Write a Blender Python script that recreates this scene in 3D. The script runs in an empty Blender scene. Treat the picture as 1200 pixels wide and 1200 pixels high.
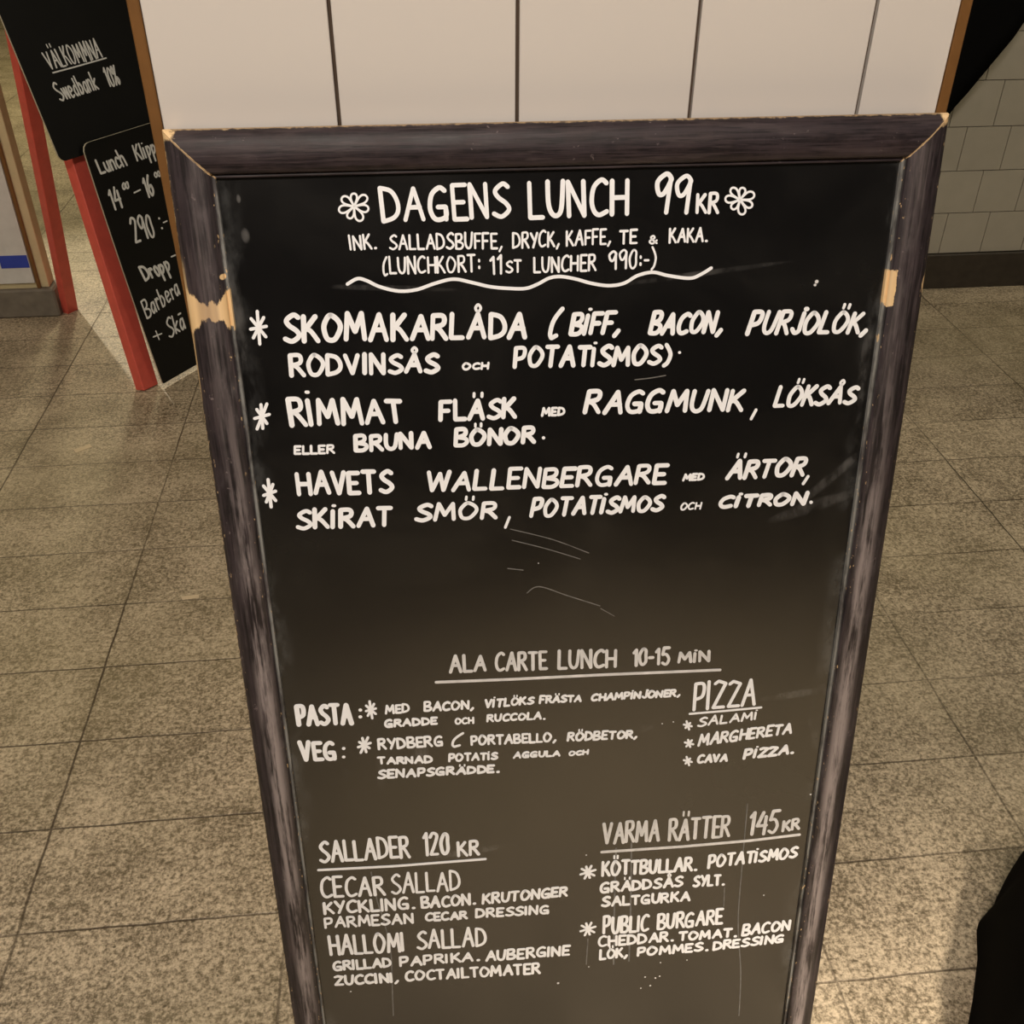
import bpy, bmesh, math, random
from mathutils import Matrix, Vector
C = bpy.context.scene.collection
SC = bpy.context.scene

# ------------------------------------------------------------------ camera
cd = bpy.data.cameras.new('camera'); cam = bpy.data.objects.new('camera', cd); C.objects.link(cam)
R_ = (0.9949013, -0.1008026, 0.0031920); U_ = (0.0554668, 0.5733314, 0.8174439); B_ = (-0.0842306, -0.8130990, 0.5759994)
cam.matrix_world = Matrix(((R_[0], U_[0], B_[0], 0), (R_[1], U_[1], B_[1], 0), (R_[2], U_[2], B_[2], 1.4479), (0, 0, 0, 1)))
cd.sensor_width = 36; cd.lens = 35.282; cd.clip_start = 0.02; cd.clip_end = 60
SC.camera = cam
# ------------------------------------------------------------------ world, lights, exposure
wd = bpy.data.worlds.new('world'); SC.world = wd; wd.use_nodes = True
bg = wd.node_tree.nodes['Background']; bg.inputs[0].default_value = (1.0, 0.80, 0.55, 1); bg.inputs[1].default_value = 0.030
def lamp(name, kind, loc, target, energy, color, size=.3, spot=None, blend=.3):
    l = bpy.data.lights.new(name, kind); l.energy = energy; l.color = color
    if kind == 'AREA': l.shape = 'DISK'; l.size = size
    else: l.shadow_soft_size = size
    if kind == 'SPOT': l.spot_size = math.radians(spot); l.spot_blend = blend
    o = bpy.data.objects.new(name, l); C.objects.link(o); o.location = loc
    o.rotation_euler = (Vector(target) - Vector(loc)).to_track_quat('-Z', 'Y').to_euler()
    return o
lamp('overhead_light', 'AREA', (-0.12, -0.62, 2.72), (-0.12, 0.1, 0), 52, (1.0, .875, .76), .5)
lamp('overhead_light', 'SPOT', (0.75, -0.45, 2.80), (0.72, -0.35, 0), 720, (1.0, .86, .70), .08, 58, 1.0)
lamp('overhead_light', 'AREA', (-2.1, 1.3, 2.72), (-2.0, 1.5, 0), 27, (1.0, .87, .66), .5)
lamp('overhead_light', 'AREA', (2.5, 2.3, 2.72), (2.5, 2.5, 0), 16, (1.0, .91, .70), .5)  # added unseen light, lifts the right floor and the far wall
lamp('hall_spot_light', 'SPOT', (-2.15, 5.25, 2.3), (-0.9, 2.8, 0.1), 210, (1.0, .90, .70), .04, 50, .5)
lamp('overhead_light', 'AREA', (-1.4, 6.5, 2.75), (-1.4, 6.5, 0), 60, (1.0, .88, .55), .5)
VS = SC.view_settings
VS.view_transform = 'Standard'; VS.look = 'None'; VS.gamma = 1; VS.use_curve_mapping = False; VS.exposure = 0.16
SC.cycles.max_bounces = 6

# ------------------------------------------------------------------ node helpers
class NT:
    def __init__(s, name):
        s.m = bpy.data.materials.new(name); s.m.use_nodes = True; s.t = s.m.node_tree
        s.b = s.t.nodes['Principled BSDF']
        s.co = s.t.nodes.new('ShaderNodeTexCoord').outputs['Object']
        sp = s.t.nodes.new('ShaderNodeSeparateXYZ'); s.t.links.new(s.co, sp.inputs[0]); s.x, s.y, s.z = sp.outputs
    def put(s, v, i):
        if isinstance(v, (int, float)): i.default_value = v
        elif isinstance(v, tuple): i.default_value = v + ((1,) if len(v) == 3 and len(i.default_value) == 4 else ())
        else: s.t.links.new(v, i)
    def M(s, op, a, b=0, c=0, clamp=False):
        n = s.t.nodes.new('ShaderNodeMath'); n.operation = op; n.use_clamp = clamp
        for v, i in zip((a, b, c), n.inputs): s.put(v, i)
        return n.outputs[0]
    def add(s, a, b): return s.M('ADD', a, b)
    def sub(s, a, b): return s.M('SUBTRACT', a, b)
    def mul(s, a, b): return s.M('MULTIPLY', a, b)
    def ab(s, a): return s.M('ABSOLUTE', a)
    def step(s, v, lo, hi, a=0.0, b=1.0):
        n = s.t.nodes.new('ShaderNodeMapRange'); n.interpolation_type = 'SMOOTHSTEP'
        for q, i in zip((v, lo, hi, a, b), n.inputs): s.put(q, i)
        return n.outputs[0]
    def vec(s, x, y, z):
        n = s.t.nodes.new('ShaderNodeCombineXYZ')
        for v, i in zip((x, y, z), n.inputs): s.put(v, i)
        return n.outputs[0]
    def scaled(s, k):
        n = s.t.nodes.new('ShaderNodeVectorMath'); n.operation = 'MULTIPLY'; s.t.links.new(s.co, n.inputs[0]); n.inputs[1].default_value = k
        return n.outputs[0]
    def noise(s, scale, det=2, rough=.5, v=None, dist=0):
        n = s.t.nodes.new('ShaderNodeTexNoise'); s.t.links.new(v or s.co, n.inputs['Vector'])
        n.inputs['Scale'].default_value = scale; n.inputs['Detail'].default_value = det; n.inputs['Roughness'].default_value = rough; n.inputs['Distortion'].default_value = dist
        return n.outputs[0]
    def white(s, v):
        n = s.t.nodes.new('ShaderNodeTexWhiteNoise'); s.t.links.new(v, n.inputs['Vector']); return n.outputs[0]
    def mix(s, f, a, b):
        n = s.t.nodes.new('ShaderNodeMix'); n.data_type = 'RGBA'
        s.put(f, n.inputs[0]); s.put(a, n.inputs[6]); s.put(b, n.inputs[7]); return n.outputs[2]
    def bump(s, h, strength, dist):
        n = s.t.nodes.new('ShaderNodeBump'); n.inputs['Strength'].default_value = strength; n.inputs['Distance'].default_value = dist
        s.put(h, n.inputs['Height']); s.t.links.new(n.outputs[0], s.b.inputs['Normal'])
    def out(s, col, rough=.5, spec=.5):
        s.put(col, s.b.inputs['Base Color']); s.put(rough, s.b.inputs['Roughness']); s.put(spec, s.b.inputs['Specular IOR Level']); return s.m

def plain(name, col, rough=.6, spec=.5, var=.15, scale=25):
    t = NT(name); n = t.noise(scale, 3)
    lo = tuple(c * (1 - var) for c in col); hi = tuple(min(1, c * (1 + var)) for c in col)
    return t.out(t.mix(n, lo, hi), rough, spec)

# floor of granular stone tiles, 0.20 x 0.417 m, stack bond
JY, JX, TW = 1.9749, -0.6750, 0.4166
def floor_mat():
    t = NT('stone_floor')
    wob = t.mul(t.sub(t.noise(9, 2), .5), .006)
    gy = t.M('DIVIDE', t.add(t.sub(t.y, JY), wob), .2); gx = t.M('DIVIDE', t.add(t.sub(t.x, JX), wob), TW)
    fy = t.ab(t.sub(t.M('FRACT', t.add(gy, .5)), .5)); fx = t.ab(t.sub(t.M('FRACT', t.add(gx, .5)), .5))
    jy = t.step(fy, .004, .012, 1, 0); jx = t.step(fx, .002, .007, 1, 0)
    wear = t.step(t.noise(2.3, 2), .30, .62, .5, 1)
    joint = t.mul(t.M('MAXIMUM', jy, jx), wear)
    tile = t.white(t.vec(t.M('FLOOR', gx), t.M('FLOOR', gy), 0))
    g1 = t.noise(170, 3, .75); g2 = t.noise(75, 3, .65); g3 = t.noise(7, 3, .6)
    g = t.add(t.add(t.mul(g1, .5), t.mul(g2, .32)), t.mul(g3, .18))
    g = t.add(t.step(g, .39, .62), t.mul(t.sub(tile, .5), .14))
    col = t.mix(g, (.125, .095, .055), (.66, .545, .385))
    col = t.mix(t.step(t.noise(1.6, 2), .35, .7, 0, .35), col, (.30, .255, .14))
    col = t.mix(t.mul(t.step(t.noise(95, 1, v=t.scaled((1, 1, 1))), .70, .76), .7), col, (.07, .05, .025))
    col = t.mix(t.mul(joint, .85), col, (.045, .030, .015))
    t.bump(t.sub(t.add(t.mul(g1, .6), t.mul(g2, .5)), joint), .55, .004)
    return t.out(col, t.step(g2, .3, .7, .38, .6), .45)

W2, H, RW = .33, 1.2577, .038            # half width, height and rail width of the menu board
def frame_mat(kind):
    vert = kind in ('left', 'right')
    t = NT('worn_black_wood_' + kind)
    if vert: sv = t.scaled((1, 1, .03)); sv2 = t.scaled((1, 1, .06)); sv3 = t.scaled((1, 1, .3))
    else: sv = t.scaled((.03, 1, 1)); sv2 = t.scaled((.06, 1, 1)); sv3 = t.scaled((.5, 1, 1))
    grain = t.noise(420, 3, .7, sv); streak = t.noise(170, 4, .65, sv2); blot = t.noise(24, 4, .65); fine = t.noise(130, 3, .7); cloud = t.noise(55, 4, .7, sv3)
    col = t.mix(t.step(grain, .32, .68), (.005, .004, .005), (.034, .025, .029))
    col = t.mix(t.step(blot, .42, .70, 0, .40), col, (.050, .037, .042))
    col = t.mix(t.mul(t.step(cloud, .54, .74), .40 if vert else .15), col, (.105, .092, .098))
    col = t.mix(t.mul(t.step(streak, .54, .62), .25), col, (.11, .085, .085))
    col = t.mix(t.mul(t.step(streak, .42, .36), .7), col, (.006, .004, .005))
    tt = t.sub(W2, t.ab(t.x))                                  # distance from the outer side edge
    vv = t.sub(H, t.z)                                         # distance from the top
    if vert:
        band = t.step(t.ab(t.sub(tt, .0225)), .002, .0115, 1, 0)  # lengthwise grey stripe: wear, with some floor sheen painted into it
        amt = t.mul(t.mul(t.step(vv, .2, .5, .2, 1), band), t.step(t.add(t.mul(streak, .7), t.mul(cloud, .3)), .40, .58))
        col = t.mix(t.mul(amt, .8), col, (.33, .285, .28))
    else:
        col = t.mix(t.step(cloud, .40, .70, .05, .5), col, (.040, .026, .026))
    col = t.mix(t.mul(t.step(fine, .64, .70), t.step(blot, .5, .6, 0, .6)), col, (.20, .16, .16))
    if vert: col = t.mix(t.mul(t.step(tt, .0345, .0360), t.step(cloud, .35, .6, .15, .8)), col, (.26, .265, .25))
    bare = t.mix(t.noise(160, 2, .5, sv2), (.62, .40, .18), (.84, .63, .37))
    nz = t.sub(t.noise(140, 3, .7), .5); nz2 = t.sub(t.noise(240, 2, .6, sv2), .5)
    # bare mitre line and bare outer edges
    if kind in ('left', 'right', 'top'):
        dd = t.ab(t.sub(tt, vv))
        m = t.step(t.add(dd, t.mul(nz, .003)), .0004, .0014, 1, 0)
        tip = t.mul(t.step(t.add(vv, t.mul(nz, .012)), .006, .010, 1, 0), t.step(t.add(tt, t.mul(nz, .012)), .006, .010, 1, 0))
        m = t.M('MAXIMUM', t.mul(m, .75), tip)
    else: m = 0.0
    ed = t.step(t.add(tt if vert else vv, t.mul(nz, .006 if vert else .004)), .0002, .0012, 1, 0)
    m = t.M('MAXIMUM', m, t.mul(ed, .7 if vert else .45))
    if kind == 'left':
        a = t.M('DIVIDE', t.ab(t.sub(tt, .020)), .019)
        hh = t.add(.0065, t.mul(t.M('POWER', a, 1.8), .0135))
        dv = t.ab(t.sub(vv, .1465))
        p = t.step(t.sub(t.add(dv, t.add(t.mul(nz, .010), t.mul(nz2, .012))), hh), -.0012, .0012, 1, 0)
        mid = t.step(t.sub(.011, t.ab(t.sub(tt, .018))), 0, .004)
        bare2 = t.mix(t.mul(mid, t.step(t.noise(60, 2, .5, sv2), .3, .7, .15, .6)), bare, (.20, .13, .10))
        m = t.M('MAXIMUM', m, p); bare = bare2
        e2 = t.mul(t.step(t.add(tt, t.mul(nz2, .006)), .001, .003, 1, 0), t.step(t.ab(t.sub(vv, .165)), .045, .07, 1, 0))
        m = t.M('MAXIMUM', m, t.mul(e2, .8))
        q = t.step(t.add(t.add(t.mul(t.sub(tt, .034), t.sub(tt, .034)), t.mul(t.sub(vv, .1175), t.sub(vv, .1175))), t.mul(nz, .000006)), .000003, .000008, 1, 0)
        m = t.M('MAXIMUM', m, q)
    if kind == 'right':
        d1 = t.M('MAXIMUM', t.M('DIVIDE', t.ab(t.sub(tt, .0345)), .0046), t.M('DIVIDE', t.ab(t.sub(vv, .1475)), .0165))
        d2 = t.add(t.M('DIVIDE', tt, .005), t.M('DIVIDE', t.ab(t.sub(vv, .145)), .018))
        m = t.M('MAXIMUM', m, t.step(t.add(d1, t.mul(nz, .7)), .90, 1.0, 1, 0))
        m = t.M('MAXIMUM', m, t.step(t.add(d2, t.mul(nz, .5)), .9, 1.0, 1, 0))
    if vert:
        chips = t.mul(t.step(t.noise(330, 2, .5, t.scaled((1, 1, .5))),   .67, .71), t.M('MAXIMUM', t.step(tt, .002, .007, 1, 0), t.step(tt, .030, .034)))
        m = t.M('MAXIMUM', m, t.mul(chips, .75))
    col = t.mix(m, col, bare)
    t.bump(t.add(t.mul(grain, .6), t.mul(m, -.4)), .25, .001)
    return t.out(col, t.add(.30, t.mul(t.add(cloud, grain), .22)), .45 if vert else .22)

def slate_mat():
    t = NT('black_slate_paint')
    n1 = t.noise(5, 4, .6, dist=.6); n2 = t.noise(30, 4, .65, t.scaled((1, 1, .5))); n3 = t.noise(14, 3, .6, t.scaled((.25, 1, 1)))
    col = t.mix(t.step(n1, .4, .75), (.0035, .0035, .004), (.008, .0078, .0075))
    ex = t.step(t.sub(.292, t.ab(t.x)), .0, .022, 1, 0)
    haze = t.mul(ex, t.step(n2, .46, .72))
    col = t.mix(t.mul(haze, .16), col, (.30, .31, .31))
    col = t.mix(t.mul(t.step(n3, .60, .80), .006), col, (.30, .29, .28))
    vv = t.sub(H, t.z)
    def smear(cx, cv, rx, rv, amt, col, ang=0):
        ca, sa = math.cos(ang), math.sin(ang); dx = t.sub(t.x, cx); dv = t.sub(vv, cv)
        a = t.M('DIVIDE', t.add(t.mul(dx, ca), t.mul(dv, sa)), rx); b = t.M('DIVIDE', t.sub(t.mul(dv, ca), t.mul(dx, sa)), rv)
        d = t.add(t.mul(a, a), t.mul(b, b))
        return t.mix(t.mul(t.mul(t.step(d, .1, 1.1, 1, 0), t.step(n2, .38, .68)), amt), col, (.42, .41, .40))
    for q in SMEARS: col = smear(*q[:5], col, *q[5:])
    t.bump(t.noise(60, 2), .04, .002)
    return t.out(col, t.step(n1, .3, .7, .20, .28), .85)

WORDS = [
(0,'DAGENS',(-.1593,.0777),(-.0477,.0773),(-.1603,.0478),(-.0487,.0471),.0038),
(0,'LUNCH',(-.0337,.0784),(.0549,.0780),(-.0347,.0475),(.0539,.0469),.0039),
(0,'99',(.0745,.0778),(.1078,.0788),(.0774,.0433),(.1108,.0434),.0039),
(0,'KR',(.1131,.0782),(.1344,.0788),(.1131,.0603),(.1344,.0609),.0029),
(1,'INK.',(-.1878,.1003),(-.1644,.0996),(-.1884,.0874),(-.1651,.0867),.0019),
(1,'SALLADSBUFFE,',(-.1543,.1006),(-.0563,.1029),(-.1543,.0870),(-.0563,.0885),.0019),
(1,'DRYCK,',(-.0481,.1032),(-.0062,.1023),(-.0481,.0894),(-.0062,.0878),.0019),
(1,'KAFFE,',(-.0009,.1024),(.0390,.1015),(-.0009,.0887),(.0390,.0876),.0019),
(1,'TE',(.0459,.1024),(.0626,.1022),(.0459,.0900),(.0626,.0898),.0020),
(1,'&',(.0717,.1025),(.0809,.1027),(.0717,.0944),(.0809,.0947),.0018),
(1,'KAKA.',(.0901,.1030),(.1253,.1019),(.0901,.0899),(.1253,.0887),.0020),
(2,'(LUNCHKORT:',(-.1608,.1215),(-.0754,.1221),(-.1608,.1062),(-.0754,.1067),.0019),
(2,'11',(-.0680,.1246),(-.0560,.1243),(-.0680,.1077),(-.0560,.1073),.0021),
(2,'ST',(-.0544,.1236),(-.0394,.1241),(-.0544,.1125),(-.0394,.1130),.0019),
(2,'LUNCHER',(-.0296,.1244),(.0267,.1248),(-.0296,.1096),(.0266,.1099),.0020),
(2,'990:-)',(.0373,.1236),(.0803,.1243),(.0373,.1066),(.0803,.1064),.0020),
(3,'SKOMAKARLÅDA',(-.2525,.1783),(-.0346,.1831),(-.2510,.1518),(-.0332,.1598),.0044),
(3,'(',(-.0183,.1829),(-.0082,.1825),(-.0121,.1583),(-.0020,.1579),.0039),
(3,'BiFF,',(.0012,.1821),(.0498,.1816),(.0055,.1605),(.0540,.1607),.0042),
(3,'BACON,',(.0743,.1842),(.1444,.1853),(.0787,.1624),(.1486,.1649),.0042),
(3,'PURJOLÖK,',(.1663,.1877),(.2830,.1907),(.1723,.1642),(.2881,.1708),.0041),
(4,'RODVINSÅS',(-.2505,.2097),(-.1152,.2115),(-.2497,.1885),(-.1145,.1924),.0041),
(4,'OCH',(-.0957,.2099),(-.0708,.2101),(-.0951,.2027),(-.0701,.2030),.0022),
(4,'POTATiSMOS)',(-.0497,.2102),(.0980,.2132),(-.0477,.1896),(.1000,.1931),.0041),
(5,'RiMMAT',(-.2555,.2572),(-.1496,.2581),(-.2566,.2278),(-.1505,.2350),.0045),
(5,'FLÄSK',(-.1188,.2579),(-.0449,.2589),(-.1178,.2365),(-.0438,.2373),.0043),
(5,'MED',(-.0232,.2574),(-.0006,.2576),(-.0223,.2483),(.0002,.2485),.0023),
(5,'RAGGMUNK',(.0163,.2576),(.1707,.2614),(.0205,.2336),(.1747,.2388),.0044),
(5,'LÖKSÅS',(.1980,.2593),(.2803,.2588),(.2034,.2375),(.2849,.2403),.0039),
(6,'ELLER',(-.2544,.2840),(-.2161,.2851),(-.2536,.2748),(-.2152,.2758),.0023),
(6,'BRUNA',(-.1987,.2843),(-.1264,.2845),(-.1979,.2666),(-.1256,.2660),.0041),
(6,'BÖNOR',(-.1064,.2838),(-.0281,.2843),(-.1050,.2653),(-.0267,.2657),.0042),
(7,'HAVETS',(-.2555,.3253),(-.1642,.3277),(-.2555,.3001),(-.1642,.3041),.0043),
(7,'WALLENBERGARE',(-.1350,.3285),(.0998,.3324),(-.1320,.3067),(.1028,.3111),.0042),
(7,'MED',(.1150,.3305),(.1371,.3308),(.1165,.3225),(.1386,.3228),.0024),
(7,'ÄRTOR',(.1568,.3318),(.2385,.3317),(.1619,.3106),(.2432,.3121),.0043),
(8,'SKiRAT',(-.2607,.3607),(-.1672,.3626),(-.2591,.3383),(-.1657,.3419),.0044),
(8,'SMÖR',(-.1473,.3592),(-.0662,.3603),(-.1446,.3395),(-.0637,.3423),.0040),
(8,'POTATiSMOS',(-.0353,.3611),(.0978,.3615),(-.0313,.3396),(.1010,.3442),.0041),
(8,'OCH',(.1141,.3615),(.1356,.3618),(.1156,.3533),(.1372,.3536),.0018),
(8,'CiTRON',(.1520,.3618),(.2427,.3632),(.1553,.3481),(.2465,.3477),.0044),
(9,'ALA',(-.1206,.5339),(-.0806,.5349),(-.1206,.5121),(-.0806,.5140),.0034),
(9,'CARTE',(-.0725,.5355),(-.0168,.5377),(-.0726,.5115),(-.0169,.5146),.0034),
(9,'LUNCH',(-.0069,.5384),(.0568,.5401),(-.0069,.5143),(.0568,.5169),.0035),
(9,'10-15',(.0723,.5402),(.1137,.5413),(.0723,.5181),(.1137,.5190),.0035),
(9,'MiN',(.1210,.5397),(.1582,.5414),(.1210,.5259),(.1581,.5265),.0034),
(10,'PASTA',(-.2821,.5871),(-.2229,.5910),(-.2822,.5603),(-.2229,.5640),.0050),
(10,'MED',(-.1899,.5796),(-.1630,.5797),(-.1894,.5678),(-.1625,.5678),.0025),
(10,'BACON,',(-.1495,.5797),(-.0954,.5809),(-.1490,.5668),(-.0949,.5700),.0027),
(10,'ViTLÖKS',(-.0854,.5806),(-.0315,.5795),(-.0839,.5688),(-.0303,.5698),.0026),
(10,'FRÄSTA',(-.0270,.5799),(.0200,.5804),(-.0260,.5691),(.0207,.5717),.0026),
(10,'CHAMPiNJONER,',(.0292,.5812),(.1271,.5824),(.0304,.5714),(.1283,.5726),.0026),
(11,'GRADDE',(-.1919,.5969),(-.1350,.5973),(-.1915,.5860),(-.1346,.5875),.0027),
(11,'OCH',(-.1169,.5988),(-.0959,.5995),(-.1169,.5900),(-.0959,.5907),.0022),
(11,'RUCCOLA.',(-.0831,.5984),(-.0196,.6003),(-.0823,.5885),(-.0188,.5904),.0025),
(12,'VEG',(-.2832,.6335),(-.2436,.6348),(-.2839,.6067),(-.2442,.6090),.0047),
(12,'RYDBERG',(-.2002,.6251),(-.1299,.6256),(-.2002,.6095),(-.1299,.6122),.0028),
(12,'(',(-.1217,.6275),(-.1106,.6273),(-.1176,.6110),(-.1065,.6108),.0030),
(12,'PORTABELLO,',(-.1014,.6281),(-.0075,.6306),(-.1014,.6146),(-.0075,.6181),.0027),
(12,'RÖDBETOR,',(.0037,.6315),(.0822,.6337),(.0048,.6192),(.0831,.6224),.0027),
(13,'TARNAD',(-.2024,.6441),(-.1419,.6473),(-.2024,.6339),(-.1419,.6370),.0028),
(13,'POTATiS',(-.1262,.6475),(-.0713,.6490),(-.1257,.6362),(-.0709,.6387),.0027),
(13,'AGGULA',(-.0554,.6492),(-.0027,.6504),(-.0547,.6401),(-.0021,.6424),.0025),
(13,'OCH',(.0058,.6512),(.0285,.6509),(.0063,.6443),(.0291,.6440),.0022),
(13,'SENAPSGRÄDDE.',(-.2038,.6635),(-.0707,.6664),(-.2028,.6510),(-.0699,.6560),.0030),
(14,'PIZZA',(.1414,.6025),(.2128,.6016),(.1414,.5649),(.2128,.5661),.0037),
(15,'SALAMi',(.1485,.6245),(.2153,.6199),(.1496,.6110),(.2163,.6086),.0024),
(15,'MARGHERETA',(.1501,.6511),(.2572,.6418),(.1518,.6339),(.2586,.6281),.0030),
(15,'CAVA',(.1506,.6746),(.1867,.6743),(.1517,.6617),(.1876,.6637),.0032),
(15,'PiZZA.',(.2033,.6734),(.2621,.6703),(.2052,.6582),(.2637,.6575),.0034),
(16,'SALLADER',(-.2765,.7743),(-.1732,.7775),(-.2765,.7421),(-.1732,.7464),.0038),
(16,'120',(-.1596,.7764),(-.1286,.7771),(-.1596,.7428),(-.1286,.7434),.0039),
(16,'KR',(-.1210,.7816),(-.0946,.7818),(-.1210,.7590),(-.0946,.7605),.0037),
(17,'CECAR',(-.2795,.8275),(-.2047,.8305),(-.2795,.7954),(-.2047,.8008),.0036),
(17,'SALLAD',(-.1997,.8298),(-.1179,.8322),(-.1997,.7975),(-.1179,.8023),.0031),
(18,'KYCKLING.',(-.2789,.8525),(-.1726,.8552),(-.2789,.8328),(-.1726,.8354),.0035),
(18,'BACON.',(-.1667,.8558),(-.1017,.8564),(-.1667,.8373),(-.1018,.8379),.0035),
(18,'KRUTONGER',(-.0957,.8571),(.0074,.8551),(-.0947,.8399),(.0084,.8393),.0034),
(19,'PARMESAN',(-.2798,.8737),(-.1748,.8777),(-.2798,.8564),(-.1748,.8603),.0031),
(19,'CECAR',(-.1627,.8764),(-.1115,.8782),(-.1627,.8630),(-.1115,.8647),.0032),
(19,'DRESSING',(-.1034,.8777),(-.0149,.8810),(-.1028,.8630),(-.0144,.8661),.0032),
(20,'HALLOMI',(-.2778,.9176),(-.1874,.9215),(-.2778,.8848),(-.1874,.8898),.0038),
(20,'SALLAD',(-.1751,.9202),(-.0904,.9246),(-.1751,.8899),(-.0904,.8915),.0035),
(21,'GRILLAD',(-.2760,.9430),(-.2050,.9446),(-.2760,.9262),(-.2051,.9277),.0034),
(21,'PAPRIKA.',(-.1969,.9456),(-.1003,.9474),(-.1969,.9287),(-.1003,.9319),.0034),
(21,'AUBERGINE',(-.0941,.9496),(.0103,.9508),(-.0935,.9313),(.0109,.9338),.0034),
(22,'ZUCCINI,',(-.2761,.9671),(-.1985,.9711),(-.2761,.9500),(-.1985,.9539),.0035),
(22,'COCTAILTOMATER',(-.1912,.9706),(-.0255,.9781),(-.1913,.9534),(-.0255,.9593),.0034),
(23,'VARMA',(.0456,.7810),(.1138,.7815),(.0456,.7483),(.1137,.7487),.0038),
(23,'RÄTTER',(.1229,.7837),(.1981,.7849),(.1229,.7496),(.1980,.7532),.0039),
(23,'145',(.2175,.7855),(.2543,.7841),(.2189,.7502),(.2557,.7488),.0039),
(23,'KR',(.2583,.7832),(.2808,.7816),(.2583,.7666),(.2807,.7638),.0036),
(24,'KÖTTBULLAR.',(.0456,.8288),(.1613,.8318),(.0456,.8053),(.1613,.8108),.0037),
(24,'POTATiSMOS',(.1726,.8304),(.2822,.8246),(.1734,.8095),(.2828,.8077),.0036),
(25,'GRÄDDSÅS',(.0442,.8551),(.1462,.8555),(.0442,.8378),(.1462,.8382),.0035),
(25,'SYLT.',(.1567,.8580),(.1963,.8582),(.1567,.8393),(.1963,.8408),.0034),
(26,'SALTGURKA',(.0467,.8770),(.1559,.8796),(.0467,.8608),(.1559,.8633),.0034),
(27,'PUBLIC',(.0497,.9215),(.1076,.9226),(.0497,.8924),(.1076,.8948),.0038),
(27,'BURGARE',(.1160,.9222),(.1989,.9218),(.1160,.8957),(.1988,.8967),.0037),
(28,'CHEDDAR.',(.0439,.9419),(.1383,.9431),(.0439,.9236),(.1383,.9261),.0034),
(28,'TOMAT.',(.1436,.9438),(.2178,.9453),(.1436,.9282),(.2178,.9297),.0035),
(28,'BACON',(.2231,.9445),(.2857,.9418),(.2239,.9247),(.2863,.9248),.0036),
(29,'LÖK,',(.0464,.9637),(.0826,.9623),(.0464,.9465),(.0826,.9451),.0034),
(29,'POMMES.',(.0933,.9636),(.1835,.9643),(.0933,.9478),(.1835,.9484),.0034),
(29,'DRESSING',(.1879,.9648),(.2800,.9612),(.1885,.9490),(.2806,.9469),.0035),
]
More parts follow.
